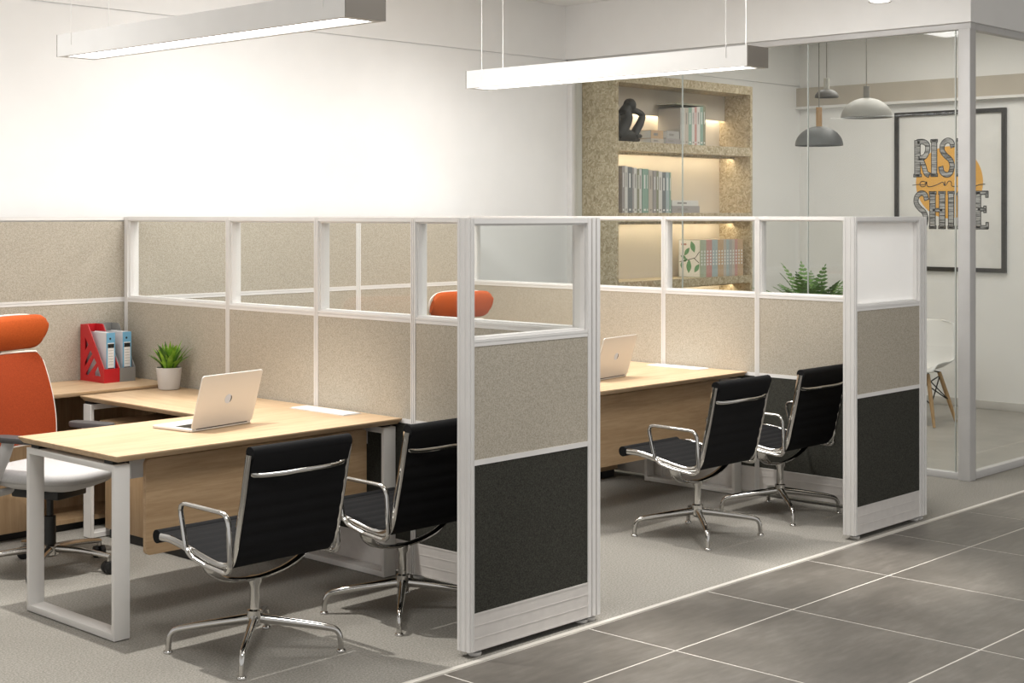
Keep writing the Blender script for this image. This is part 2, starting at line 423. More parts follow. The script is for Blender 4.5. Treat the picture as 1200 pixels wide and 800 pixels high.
b = empty('partition_screen', (3.3, YBK, 0), 0, 'fabric partition along the back wall behind both desks, tan above and below', 'partition')
XS = [(2.0, 2.04), (3.2, 3.238), (XD+.016, XD+.054), (6.27, 6.308), (XD+DX+.016, XD+DX+.054)]
screen_run(b, 'x', 2.0, 7.37, YBK, XS, 'fabric', M['glass'], ZL=.717)
gliders(b, [(q[0]+.02, YBK+.035) for q in XS[1:]])

# ------------------------------------------------------------------ desks
def loop_leg(root, x0, x1, y0, y1, ztop, t=.02, name='leg'):
    mb = MB()
    out = [(y0, .004), (y1, .004), (y1, ztop), (y0, ztop)]; inn = [(y0+t, .004+t+.006), (y1-t, .004+t+.006), (y1-t, ztop-t-.006), (y0+t, ztop-t-.006)]
    v = []
    for xx in (x0, x1):
        v += [(xx, *p) for p in out]+[(xx, *p) for p in inn]
    f = []
    for i in range(4):
        j = (i+1) % 4
        f += [(i, j, 4+j, 4+i), (8+i, 12+i, 12+j, 8+j), (i, 8+i, 8+j, j), (4+i, 4+j, 12+j, 12+i)]
    mb.add(v, f)
    o = mb.build(name, M['white'], root, bev=.002)
    for y in (y0+.03, y1-.03):
        MB().lathe([(.012, 0), (.014, .002), (.012, .004)], 12, ((x0+x1)/2, y, 0)).build('foot', M['blackplastic'], o)
    return o
def desk_top(root, x0, x1, y0, y1, z0, z1, mat, cham=.016, name='tabletop'):
    # undercut edge: narrower underside
    v = [(x0+cham, y0+cham, z0), (x1-cham, y0+cham, z0), (x1-cham, y1-cham, z0), (x0+cham, y1-cham, z0),
         (x0, y0, z1-.006), (x1, y0, z1-.006), (x1, y1, z1-.006), (x0, y1, z1-.006), (x0, y0, z1), (x1, y0, z1), (x1, y1, z1), (x0, y1, z1)]
    f = [(3, 2, 1, 0), (8, 9, 10, 11)]
    for i in range(4):
        j = (i+1) % 4; f += [(i, j, 4+j, 4+i), (4+i, 4+j, 8+j, 8+i)]
    return MB().add(v, f).build(name, mat, root, bev=.0012, seg=1)
def rounded_rect(x0, x1, z0, z1, r, n=5):
    P = []
    for cx, cz, a0 in ((x1-r, z1-r, 0), (x0+r, z1-r, 90), (x0+r, z0+r, 180), (x1-r, z0+r, 270)):
        for k in range(n+1):
            a = R(a0+90*k/n); P.append((cx+r*math.cos(a), cz+r*math.sin(a)))
    return P
ZD = .72
def make_desk():
    r = empty('desk', (3.085, 4.995, 0), 0, '', 'desk', 'executive desks')
    ox, oy = 3.085, 4.995
    desk_top(r, 0, 1.474, 0, .755, ZD-.026, ZD, M['wood_x'])
    loop_leg(r, .012, .082, .035, .705, .680)
    loop_leg(r, 1.395, 1.465, .035, .705, .680)
    for xa_ in (.02, 1.4):
        for ya_ in (.06, .62): MB().box(xa_, xa_+.055, ya_, ya_+.06, .680, .6935).build('spacer', M['blackplastic'], r)
    for ya_ in (.17, .54): MB().box(.083, 1.394, ya_, ya_+.04, .64, .6935).build('crossbeam', M['greyplastic'], r)
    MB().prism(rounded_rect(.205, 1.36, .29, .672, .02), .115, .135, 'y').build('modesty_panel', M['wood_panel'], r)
    for xa_ in (.15, 1.32): MB().box(xa_, xa_+.065, .136, .150, .60, .6935).build('bracket', M['pole'], r)
    # socket flaps set in the top near the partition
    MB().box(1.335, 1.445, .245, .645, ZD-.0005, ZD+.0015).build('socket_frame', M['pole'], r)
    for y0 in (.252, .448):
        MB().box(1.342, 1.438, y0, y0+.190, ZD+.0015, ZD+.0055).build('socket_flap', M['paper'], r, bev=.001, seg=1)
    # return wing along the partition
    desk_top(r, .905, 1.474, .757, 1.805, ZD-.026, ZD, M['wood_y'], name='return_top')
    # end loop under the return
    mb = MB(); y0, y1 = 1.72, 1.79
    xa, xb, t, zt = .915, 1.46, .02, .680
    for q in ((xa, xa+t, .004, zt), (xb-t, xb, .004, zt)): mb.box(q[0], q[1], y0, y1, q[2], q[3])
    mb.box(xa+t, xb-t, y0, y1, .004, .03).box(xa+t, xb-t, y0, y1, zt-.026, zt)
    o = mb.build('return_leg', M['white'], r, bev=.0015, seg=1)
    for xa_ in (.92, 1.39): MB().box(xa_, xa_+.06, y0+.01, y1-.01, .680, .6935).build('spacer', M['blackplastic'], r)
    # pedestal under the return
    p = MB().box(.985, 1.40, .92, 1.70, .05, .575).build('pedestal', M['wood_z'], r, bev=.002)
    MB().box(.962, 1.42, .90, 1.712, .576, .60).build('pedestal_top', M['wood_y'], p, bev=.001)
    MB().box(1.0, 1.39, .94, 1.68, .002, .05).build('plinth', M['blackplastic'], p)
    return r
dk = make_desk()
dk['label'] = 'oak L-shaped desk on white loop legs, left and nearer one with full leg in view'
dk2 = copy_tree(dk); dk2.location = (3.085+DX, 4.995, 0)
dk2['label'] = 'oak desk in the right bay, its left half hidden behind the nearer end partition'

# credenzas along the back partition
ZC = .738
def make_credenza():
    r = empty('credenza', (0, 0, 0), 0, '', 'cabinet', 'low cabinets along the back partition')
    desk_top(r, -1.30, 0, 0, .50, ZC-.022, ZC, M['wood_x'], .004, 'cabinet_top')
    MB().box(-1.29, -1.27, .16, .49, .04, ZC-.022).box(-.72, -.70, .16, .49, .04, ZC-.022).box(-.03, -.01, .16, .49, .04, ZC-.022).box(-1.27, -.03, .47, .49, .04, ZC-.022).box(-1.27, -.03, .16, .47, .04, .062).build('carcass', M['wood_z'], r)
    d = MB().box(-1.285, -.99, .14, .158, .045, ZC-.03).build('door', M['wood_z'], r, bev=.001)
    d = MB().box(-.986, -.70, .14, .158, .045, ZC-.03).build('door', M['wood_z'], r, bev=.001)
    MB().box(-1.26, -.03, .19, .46, .002, .04).build('plinth', M['blackplastic'], r)
    MB().box(-.70, -.03, .17, .47, .37, .388).build('shelf', M['wood_x'], r)
    return r
cz = make_credenza(); cz.location = (XD-.004, 6.807, 0)
cz['label'] = 'low oak cabinet in the left corner, carrying the red and grey file boxes'
cz2 = copy_tree(cz); cz2.location = (XD+DX-.004, 6.807, 0); cz2['label'] = 'low oak cabinet behind the right desk, hidden by the partitions'

# ------------------------------------------------------------------ visitor chairs
def ribbed(mb, path, hw, th, rib, amp):
    """sling of given half width following a (y,z) path, with scalloped ribs on both faces"""
    P = smoothpath([(0, *p) for p in path], 40)
    L = [0]
    for a, b2 in zip(P[:-1], P[1:]): L.append(L[-1]+(b2-a).length)
    tot = L[-1]; nr = max(1, round(tot/rib)); per = 5
    top = []; bot = []
    j = 0
    for i in range(nr*per+1):
        s = tot*i/(nr*per)
        while j < len(L)-2 and L[j+1] < s: j += 1
        t = (s-L[j])/max(1e-9, L[j+1]-L[j]); p = P[j].lerp(P[j+1], t)
        d = (P[j+1]-P[j]).normalized(); n = Vector((0, -d.z, d.y))
        h = th/2-amp+amp*abs(math.sin(PI*i/per))**.5
        top.append(p+n*h); bot.append(p-n*h)
    n = len(top); v = []
    for x in (-hw, hw):
        v += [(x, q.y, q.z) for q in top]+[(x, q.y, q.z) for q in bot]
    f = []
    for i in range(n-1):
        f += [(i, i+1, 2*n+i+1, 2*n+i), (n+i, 3*n+i, 3*n+i+1, n+i+1), (i, n+i, n+i+1, i+1), (2*n+i, 2*n+i+1, 3*n+i+1, 3*n+i)]
    f += [(0, 2*n, 3*n, n), (n-1, 2*n-1, 4*n-1, 3*n-1)]
    mb.add(v, f)
SEATP = [(.305, .428), (.20, .428), (.08, .408), (-.04, .386), (-.115, .380)]
BACKP = [(-.125, .382), (-.165, .395), (-.192, .44), (-.212, .52), (-.234, .61), (-.250, .685), (-.268, .775), (-.273, .80)]
def make_chair():
    r = empty('office_chair', (0, 0, 0), 0, '', 'chair', 'black ribbed visitor chairs')
    HW = .222
    mb = MB(); ribbed(mb, SEATP, HW, .026, .05, .004)
    mb.tube([(-HW-.006, .307, .425), (HW+.006, .307, .425)], .026, 14)
    mb.build('seat', M['black'], r, smooth=True)
    mb = MB(); ribbed(mb, BACKP, HW, .022, .05, .0035)
    mb.tube([(-HW-.004, -.274, .803), (HW+.004, -.274, .803)], .024, 14)
    # padded head band above the rear rail
    pts = [(-.262, .728), (-.275, .732), (-.284, .758), (-.295, .785), (-.297, .808), (-.274, .827), (-.258, .805), (-.247, .735)]
    mb.prism(pts, -HW, HW, 'x')
    mb.build('backrest', M['black'], r, smooth=True)
    full = SEATP+BACKP[1:]
    for sgn in (-1, 1):
        x = sgn*(HW+.008)
        P = smoothpath([(x, .275, .4285)]+[(x, *p) for p in full[1:]], 5)
        MB().tube(P, .015, 8, sx=1.0, sy=.6, ref=(0, 0, 1)).build('side_frame', M['chrome'], r, smooth=True, auto=60)
        xa = sgn*(HW+.026)
        loop = [(xa, .075, .392), (xa, .135, .60), (xa, -.175, .585), (xa-sgn*.004, -.170, .372), (xa, -.06, .372), (xa, .075, .392)]
        # closed loop with rounded corners
        loop = [(xa, -.04, .374), (xa, .078, .398), (xa, .128, .582), (xa, -.176, .578), (xa, -.190, .362), (xa, -.04, .374)]
        MB().tube(fillet(loop, .045, 6), .011, 8, sx=.75, sy=1.0, ref=(0, 0, 1)).build('armrest', M['chrome'], r, smooth=True, auto=60)
    # rear rail, bowed away from the sling
    P = smoothpath([(-HW-.006, -.258, .742), (-HW+.03, -.270, .722), (-.1, -.281, .718), (0, -.284, .719), (.1, -.281, .718), (HW-.03, -.270, .722), (HW+.006, -.258, .742)], 5)
    MB().tube(P, [.013]*5+[.010]*(len(P)-10)+[.013]*5, 8, sx=.9, sy=.6, ref=(0, 0, 1)).build('back_rail', M['chrome'], r, smooth=True, auto=60)
    # spreader under the seat
    P = smoothpath([(-HW-.012, -.03, .380), (-HW+.015, -.02, .338), (-.13, -.005, .298), (0, 0, .280), (.13, -.005, .298), (HW-.015, -.02, .338), (HW+.012, -.03, .380)], 5)
    MB().tube(P, .020, 8, sx=.5, sy=1.4, ref=(0, 0, 1)).build('spreader', M['chrome'], r, smooth=True, auto=60)
    MB().lathe([(.02, .10), (.029, .11), (.029, .16), (.020, .165), (.0185, .25), (.026, .265), (.03, .285)], 16).build('post', M['chrome'], r, smooth=True)
    for k in range(4):
        a = R(45+90*k); c, s = math.cos(a), math.sin(a)
        prof = [(.02, .128), (.10, .118), (.20, .104), (.275, .092), (.305, .082), (.318, .062), (.322, .035), (.324, .012)]
        P = smoothpath([(q*c, q*s, z) for q, z in prof], 3)
        n = len(P); rad = [.019-.008*min(1, i/(n*.6)) for i in range(n)]
        lg = MB().tube(P, rad, 8).build('leg', M['chrome'], r, smooth=True, auto=60)
        MB().lathe([(.017, 0), (.018, .004), (.015, .010), (.009, .013)], 12, (.324*c, .324*s, 0)).build('glide', M['chrome'], lg, smooth=True)
    return r
ch = make_chair(); ch.location = (3.395, 4.54, 0)
ch['label'] = 'black ribbed office chair nearest the camera, in front of the left desk'
for (x, y, rz, lb) in ((4.147, 4.54, 0, 'black ribbed office chair half hidden by the nearer end partition'),
                       (6.172, 4.53, 0, 'black ribbed office chair in front of the right desk, seen whole'),
                       (6.946, 4.54, 0, 'black ribbed office chair half hidden by the farther end partition')):
    c = copy_tree(ch); c.location = (x, y, 0); c.rotation_euler = (0, 0, R(rz)); c['label'] = lb

# ------------------------------------------------------------------ orange task chairs (front = +y in own space)
def superellipse(hx, hy, e, n=40):
    P = []
    for k in range(n):
        a = 2*PI*k/n; c, s = math.cos(a), math.sin(a)
        P.append((hx*math.copysign(abs(c)**(2/e), c), hy*math.copysign(abs(s)**(2/e), s)))
    return P
def loft(mb, rings):
    n = len(rings[0]); v = [p for q in rings for p in q]; f = []
    for i in range(len(rings)-1):
        f += [(i*n+k, i*n+(k+1) % n, (i+1)*n+(k+1) % n, (i+1)*n+k) for k in range(n)]
    f += [tuple(range(n-1, -1, -1)), tuple(range((len(rings)-1)*n, len(rings)*n))]
    mb.add(v, f)
def make_task():
    r = empty('task_chair', (0, 0, 0), 0, '', 'chair', 'orange task chairs')
    # seat cushion and shell
    mb = MB(); rings = []
    for z, k in ((.437, .95), (.445, .985), (.462, 1.0), (.476, .985), (.486, .94), (.490, .80)):
        rings.append([(x*k, y*k+.02, z-.018*max(0, (y-.1)/.15)**2*.5) for x, y in superellipse(.255, .255, 3.0)])
    loft(mb, rings); mb.build('seat', M['seat'], r, smooth=True, auto=60)
    mb = MB(); rings = []
    for z, k in ((.395, .62), (.400, .70), (.420, .90), (.437, .955)):
        rings.append([(x*k, y*k+.02, z-.018*max(0, (y-.1)/.15)**2*.5) for x, y in superellipse(.255, .255, 3.0)])
    loft(mb, rings); mb.build('seat_shell', M['shell'], r, smooth=True, auto=60)
    MB().box(-.10, .10, -.14, .13, .345, .394).box(-.19, -.1, -.02, .02, .36, .376).box(.1, .2, .03, .055, .37, .385).build('mechanism', M['blackplastic'], r, bev=.008)
    MB().lathe([(.018, .12), (.027, .12), (.027, .25), (.016, .252), (.016, .346)], 16).build('gas_column', M['blackplastic'], r, smooth=True)
    h = MB().lathe([(.03, .065), (.045, .075), (.045, .115), (.03, .122)], 20).build('hub', M['alu'], r, smooth=True)
    for k in range(5):
        a = R(100+72*k); c, s = math.cos(a), math.sin(a)
        P = [(.03*c, .03*s, .100), (.14*c, .14*s, .098), (.24*c, .24*s, .088), (.305*c, .305*s, .078)]
        lg = MB().tube(smoothpath(P, 3), [.024-.0011*i for i in range(10)], 8, sx=.75, sy=1.0, ref=(0, 0, 1)).build('leg', M['alu'], r, smooth=True, auto=60)
        MB().tube([(.30*c, .30*s, .085), (.30*c, .30*s, .052)], .011, 10).build('caster_stem', M['alu'], lg, smooth=True)
        ca = a+1.0; cc, ss = math.cos(ca), math.sin(ca)
        mb = MB()
        for off in (-.016, .016):
            ctr = Vector((.30*c-ss*off, .30*s+cc*off, .028)); ax = Vector((-ss, cc, 0))
            mb.tube([ctr-ax*.013, ctr-ax*.009, ctr+ax*.009, ctr+ax*.013], [.022, .028, .028, .022], 16, ref=(0, 0, 1))
        mb.box(.30*c-.013, .30*c+.013, .30*s-.013, .30*s+.013, .03, .056)
        mb.build('caster', M['blackplastic'], lg, smooth=True)
    # backrest: curved mesh sheet with pale rim
    def back_pt(u, t):
        # u -1..1 across, t 0..1 up
        hw = .268-.078*t-.03*(1-t)**4-.03*max(0, (t-.85)/.15)**3
        z = .555+.435*t; y = -.215-.055*t+.03*math.sin(PI*t)*.6+.045*u*u
        return Vector((hw*u, y, z))
    nu, nv = 14, 14
    def sheet(d, sc):
        g = []
        for j in range(nv+1):
            for i in range(nu+1):
                u = (2*i/nu-1)*sc; t = .5+(j/nv-.5)*(sc)
                q = back_pt(u, t)
                g.append((q.x, q.y+d, q.z))
        return g
    mb = MB(); f = []
    g = sheet(.008, .975)+sheet(-.008, .975); nn = (nu+1)*(nv+1)
    for j in range(nv):
        for i in range(nu):
            a = j*(nu+1)+i; q = (a, a+1, a+nu+2, a+nu+1); f.append(q); f.append(tuple(nn+k for k in q[::-1]))
    per = [i for i in range(nu+1)]+[j*(nu+1)+nu for j in range(1, nv+1)]+[nv*(nu+1)+i for i in range(nu-1, -1, -1)]+[j*(nu+1) for j in range(nv-1, 0, -1)]
    for a, b2 in zip(per, per[1:]+per[:1]): f.append((a, b2, nn+b2, nn+a))
    mb.add(g, f); mb.build('backrest', M['orange'], r, smooth=True, auto=60)
    rim = [back_pt(u, 0) for u in [k/6-1 for k in range(0, 13)]]+[back_pt(1, t/8) for t in range(1, 9)]+[back_pt(1-k/6, 1) for k in range(1, 13)]+[back_pt(-1, 1-t/8) for t in range(1, 9)]
    MB().tube(rim+[rim[0]+Vector((0.001, 0, 0))], .0045, 8).build('back_frame', M['rim'], r, smooth=True, auto=70)
    # spine
    MB().tube(smoothpath([(0, -.10, .37), (0, -.22, .40), (0, -.275, .52), (0, -.305, .75), (0, -.315, .99), (0, -.295, 1.08)], 4), .022, 10, sx=.6, sy=1.2, ref=(0, 1, 0)).build('spine', M['shell'], r, smooth=True)
    # headrest: curved pillow
    mb = MB(); rings = []
    for i in range(17):
        u = math.sin(PI/2*(i/8-1)); hw = .228
        k = max(.0, 1-abs(u)**12)**.5
        k = max(k, .5)
        ring = []
        for q in range(16):
            a = 2*PI*q/16
            ring.append((hw*u, -.262+.035*u*u+.034*math.cos(a)*max(k, .3)+.018*math.sin(a), 1.083+.083*math.sin(a)*k))
        rings.append(ring)
    loft(mb, rings); hr = mb.build('headrest', M['orange2'], r, smooth=True, auto=70)
    mb = MB()
    P = []
    for i in range(33):
        a = 2*PI*i/32; c, s = math.cos(a), math.sin(a)
        u = math.copysign(abs(c)**.55, c); z = math.copysign(abs(s)**.7, s)
        P.append((.232*u, -.288+.035*u*u+.018*z, 1.083+.084*z))
    mb.tube(P, .005, 8); mb.build('headrest_rim', M['rim'], hr, smooth=True, auto=70)
    # armrests
    for sgn in (-1, 1):
        P = smoothpath([(sgn*.15, -.10, .385), (sgn*.24, -.10, .39), (sgn*.268, -.09, .44), (sgn*.268, -.03, .56), (sgn*.262, -.01, .625)], 5)
        a = MB().tube(P, .026, 10, sx=.6, sy=1.1, ref=(1, 0, 0)).build('armrest', M['shell'], r, smooth=True)
        MB().prism([(x+sgn*.258, y+.03) for x, y in superellipse(.042, .125, 3.2, 28)], .626, .652, 'z').build('arm_pad', M['greyplastic'], a, bev=.006)
    return r
tk = make_task(); tk.location = (3.53, 6.28, 0); tk.rotation_euler = (0, 0, R(180+20))
tk['label'] = 'orange mesh task chair with grey seat behind the left desk, at the photo edge'
tk2 = copy_tree(tk); tk2.location = (6.43, 6.31, 0); tk2.rotation_euler = (0, 0, R(172)); tk2['label'] = 'orange task chair in the right bay, only its headrest showing over the partition'

# ------------------------------------------------------------------ things on the desks
def make_laptop():
    r = empty('laptop', (0, 0, 0), 0, '', 'laptop', 'silver laptops on the desks')
    # hinge along x at y=0, keyboard base towards +y; lid leans to -y
    MB().prism(rounded_rect(-.18, .18, 0, .245, .012), .002, .013, 'z').build('base', M['silver'], r, bev=.002, seg=1)
    MB().box(-.15, .15, .03, .125, .0131, .0142).build('keyboard', M['screen'], r)
    MB().box(-.05, .05, .145, .215, .0131, .0135).build('trackpad', M['pole'], r)
    MB().tube([(-.15, .004, .012), (.15, .004, .012)], .0055, 10).build('hinge', M['greyplastic'], r, smooth=True)
    L = MB().prism(rounded_rect(-.18, .18, 0, .24, .012), -.003, .003, 'y').build('lid', M['silver'], r, bev=.0015, seg=1)
    L.location = (0, .001, .0135); L.rotation_euler = (R(17), 0, 0)
    MB().box(-.172, .172, .003, .0036, .01, .232).build('screen', M['screen'], L)
    mb = MB(); P = []
    for k in range(24):
        a = 2*PI*k/24; P.append((.020*math.cos(a), .122+.021*math.sin(a)))
    mb.prism(P, -.0038, -.003, 'y'); lg = mb.build('logo', M['logo'], L)
    mb = MB(); P = []
    for k in range(9):
        a = R(-55+k*13); P.append((.0195*math.cos(a)+.001, .122+.0195*math.sin(a)))
    for k in range(9):
        a = R(49-k*13); P.append((.0095*math.cos(a)+.0055, .122+.0165*math.sin(a)))
    mb.prism(P, -.0043, -.0038, 'y'); mb.build('logo_mark', M['ink'], lg)
    return r
lp = make_laptop(); lp.location = (3.815, 5.335, ZD); lp.rotation_euler = (0, 0, R(8.7)); lp['label'] = 'open silver laptop on the left desk, its lid fully in view'
l2 = copy_tree(lp); l2.location = (6.43, 5.32, ZD); l2.rotation_euler = (0, 0, R(8)); l2['label'] = 'open silver laptop on the right desk, cut by the nearer end partition'

# potted plant
pp = empty('potted_plant', (4.457, 6.705, ZD+.0008), 0, 'small bright green plant in white pot on the left desk wing', 'plant')
MB().lathe([(.05, 0), (.055, .003), (.068, .112), (.066, .116), (.062, .116), (.060, .104), (.02, .104)], 28).build('pot', M['pot'], pp, smooth=True)
MB().lathe([(.01, .100), (.060, .100), (.058, .106), (.01, .109)], 20).build('soil', M['soil'], pp, smooth=True)
def blade(L, w, az, lean, curl, base, seg=7):
    """a pointed, folded leaf"""
    v = []; f = []
    d = Vector((math.cos(az), math.sin(az), 0)); n = Vector((-d.y, d.x, 0))
    p = Vector(base); ang = lean
    for i in range(seg+1):
        t = i/seg; ww = w*math.sin(PI*min(1, .12+.88*t)**.8)*(1 if t < 1 else .02)
        upv = d*-math.sin(ang)*1+Vector((0, 0, 1))*math.cos(ang)
        side = n*ww
        nrm = (d*math.cos(ang)-Vector((0, 0, 1))*math.sin(ang))
        v += [p-side-nrm*ww*.25, p+nrm*0, p+side-nrm*ww*.25]
        step = L/seg
        p = p+(d*math.sin(ang)+Vector((0, 0, 1))*math.cos(ang))*step
        ang += curl/seg
    for i in range(seg):
        a = i*3; f += [(a, a+1, a+4, a+3), (a+1, a+2, a+5, a+4)]
    return v, f
random.seed(3)
for i in range(60):
    az = random.uniform(0, 2*PI); q = i/60
    lean = R(4+38*q+random.uniform(-5, 5)); rr = .035*math.sqrt(random.random())
    v, f = blade(random.uniform(.12, .175)*(1-.15*q), random.uniform(.0095, .0145), az, lean, R(random.uniform(5, 45)), (rr*math.cos(az), rr*math.sin(az), .104))
    MB().add(v, f).build('leaf', M['leafdark'] if i % 4 == 0 else M['leaf'], pp, smooth=True, auto=80)

# file boxes with binders: own space, x = width, y = depth (back = +), opening slopes to the front
def file_box(name, loc, w, mat, slots, label):
    D, H, FH, t = .24, .305, .075, .004
    r = empty(name, loc, 0, label, 'file box')
    out = [(0, 0), (D, 0), (D, H), (D-.075, H), (.0, FH)]
    def side(x):
        mb = MB()
        if slots:
            # side sheet with slanted openings, built as a sheet with holes
            bm = bmesh.new()
            holes = [[(.197, .161), (.197, .240), (.158, .197)], [(.197, .075), (.197, .100), (.143, .171), (.118, .150)],
                     [(.160, .034), (.191, .034), (.103, .132), (.077, .105)], [(.034, .034), (.096, .034), (.096, .052), (.064, .090)]]
            loops = [out]+holes
            edges = []
            for lp_ in loops:
                vs = [bm.verts.new((x, *p)) for p in lp_]
                for a, b2 in zip(vs, vs[1:]+vs[:1]): edges.append(bm.edges.new((a, b2)))
            res = bmesh.ops.triangle_fill(bm, use_beauty=True, use_dissolve=False, edges=edges, normal=(1, 0, 0))
            bm.verts.ensure_lookup_table()
            idx = {v: i for i, v in enumerate(bm.verts)}
            vs = [tuple(v.co) for v in bm.verts]; fs = [tuple(idx[v] for v in fc.verts) for fc in bm.faces]
            n = len(vs)
            v2 = vs+[(q[0]+t, q[1], q[2]) for q in vs]
            f2 = fs+[tuple(n+i for i in f_[::-1]) for f_ in fs]
            for e in edges:
                a, b2 = (idx[v] for v in e.verts); f2.append((a, b2, n+b2, n+a))
            mb.add(v2, f2); bm.free()
        else:
            mb.prism(out, x, x+t, 'x')
        return mb
    side(0).build('side_panel', mat, r)
    side(w-t).build('side_panel', mat, r)
    MB().box(t, w-t, 0, t, 0, FH).build('front_panel', mat, r)
    MB().box(t, w-t, D-t, D, 0, H).build('back_panel', mat, r)
    MB().box(t, w-t, t, D-t, 0, t).build('bottom', mat, r)
    return r
def binder(loc, label):
    r = empty('ring_binder', loc, 0, label, 'binder', 'blue ring binders in the file boxes')
    W, D, H = .052, .20, .262
    MB().box(0, W, 0, .003, 0, H).build('spine', M['blue'], r)
    MB().box(0, .003, .003, D, 0, H).box(W-.003, W, .003, D, 0, H).build('cover', M['binderside'], r)
    MB().box(.004, W-.004, .006, D-.006, .004, H-.004).build('pages', M['paper'], r)
    lb = MB().box(.007, W-.007, -.001, 0, .05, H-.055).build('spine_label', M['paper'], r)
    mb = MB().box(.007, W-.007, -.0015, -.001, H-.082, H-.060).box(.007, W-.007, -.0015, -.001, .062, .073)
    for z in (.09, .105, .12, .135, .15, .165): mb.box(.012, W-.012, -.0014, -.001, z, z+.0012)
    mb.build('label_print', M['ink'], lb)
    MB().box(.022, .032, -.0015, -.001, H-.076, H-.070).build('label_badge', M['paper'], lb)
    MB().prism([(.022+.006*math.cos(2*PI*k/10), H-.032+.006*math.sin(2*PI*k/10)) for k in range(10)], -.001, 0, 'y').build('finger_hole', M['ink'], r)
    return r
file_box('file_box', (4.283, 7.055, ZC), .095, M['red'], True, 'red file box with slanted side slots on the corner cabinet')
file_box('file_box', (4.380, 7.055, ZC), .095, M['greybox'], False, 'plain grey file box right of the red one on the corner cabinet')
binder((4.312, 7.078, ZC+.0045), 'blue ring binder standing in the red file box')
binder((4.412, 7.078, ZC+.0045), 'blue ring binder standing in the grey file box')

# ------------------------------------------------------------------ linear pendant lamps
def linear_lamp(x0, x1, y0, y1, z0, h, label):
    r = empty('linear_lamp', ((x0+x1)/2, (y0+y1)/2, z0), 0, label, 'lamp', 'hanging bar lamps')
    W = (x1-x0)/2; L = (y1-y0)/2; t = .006
    MB().box(-W, -W+t, -L+t, L-t, 0, h).box(W-t, W, -L+t, L-t, 0, h).box(-W+t, W-t, -L+t, L-t, h-t, h).build('housing', M['lampside'], r)
    for s in (-1, 1):
        MB().box(-W, W, s*L-(t if s > 0 else 0), s*L+(0 if s > 0 else t), 0, h).build('end_cap', M['lampend'], r)
    q = .028
    MB().box(-W+t, -W+q, -L+t, L-t, 0, .004).box(W-q, W-t, -L+t, L-t, 0, .004).box(-W+q, W-q, -L+t, -L+q+.02, 0, .004).box(-W+q, W-q, L-q-.02, L-t, 0, .004).build('bottom_trim', M['lamptrim'], r)
    MB().box(-W+q, W-q, -L+q+.02, L-q-.02, .004, .008).build('diffuser', M['diffuser'], r)
    for yy in (-L+.14, L-.14):
        for xx in (-W-.002, W-.004):
            zb = h*.45 if xx < 0 else h
            MB().tube([(xx, yy, zb), (xx, yy, CEIL-z0)], .0022, 6).build('wire', M['wire'], r)
linear_lamp(3.785, 3.995, 4.475, 6.67, 2.42, .108, 'left hanging white bar lamp, cut by the top of the photo')
linear_lamp(6.49, 6.68, 4.44, 6.53, 2.42, .108, 'right hanging white bar lamp above the right bay')

# cylinder downlights hung over the aisle
for x in (4.43, 6.10, 7.90):
    r = empty('cylinder_downlight', (x, 3.45, 2.615), 0, {4.43: 'white cylinder downlight above the left aisle', 6.10: 'white cylinder downlight whose rim peeks in at the top right', 7.90: 'white cylinder downlight above the right aisle'}[x], 'lamp', 'aisle downlights')
    MB().lathe([(.044, .004), (.050, 0), (.052, 0), (.052, .25), (.004, .252), (.004, CEIL-2.615)], 28).build('body', M['lampside'], r, smooth=True)
    MB().lathe([(.001, .003), (.043, .003), (.043, .006), (.001, .006)], 24).build('lens', M['spotglow'], r)
    spot('aisle_spot', (x, 3.45, 2.60), {4.43: 200, 6.10: 250, 7.90: 40}[x], 30, 1, .04)

# ------------------------------------------------------------------ glazed room: bookcase
BX0, BX1, BY0, BY1 = 8.75, 10.57, 7.185, 7.525
bc = empty('bookcase', (BX0, BY0, 0), 0, 'strand-board bookcase with lit shelves behind the glass wall', 'bookcase')
def bbox(name, mat, x0, x1, y0, y1, z0, z1): return wbox(name, mat, bc, x0, x1, y0, y1, z0, z1)
bbox('side_panel', M['osb'], BX0, BX0+.03, BY0, BY1, 0, 2.72)
bbox('side_panel', M['osb'], BX1-.03, BX1, BY0, BY1, 0, 2.72)
bbox('back_panel', M['backpanel'], BX0+.03, BX1-.03, BY1-.02, BY1, 0, 2.65)
SH = [(2.13, 2.20), (1.582, 1.650), (1.062, 1.123), (.55, .61), (.0, .08)]
bbox('top_board', M['osb'], BX0+.03, BX1-.03, BY0, BY1, 2.65, 2.72)
for z0, z1 in SH: bbox('shelf', M['osb'], BX0+.03, BX1-.03, BY0, BY1-.02, z0, z1)
bbox('cove_board', M['backpanel'], BX0+.03, BX1-.03, BY1-.075, BY1-.02, 2.46, 2.65)
for z in (2.46, 2.13, 1.582, 1.062): bbox('led_strip', M['led'], BX0+.04, BX1-.04, BY1-(.15 if z < 2.4 else .065), BY1-(.125 if z < 2.4 else .045), z-.008, z-.0005); bbox('led_lip', M['osb'] if z < 2.4 else M['backpanel'], BX0+.03, BX1-.03, BY1-(.172 if z < 2.4 else .075), BY1-(.157 if z < 2.4 else .0685), z-.022, z-.0003)

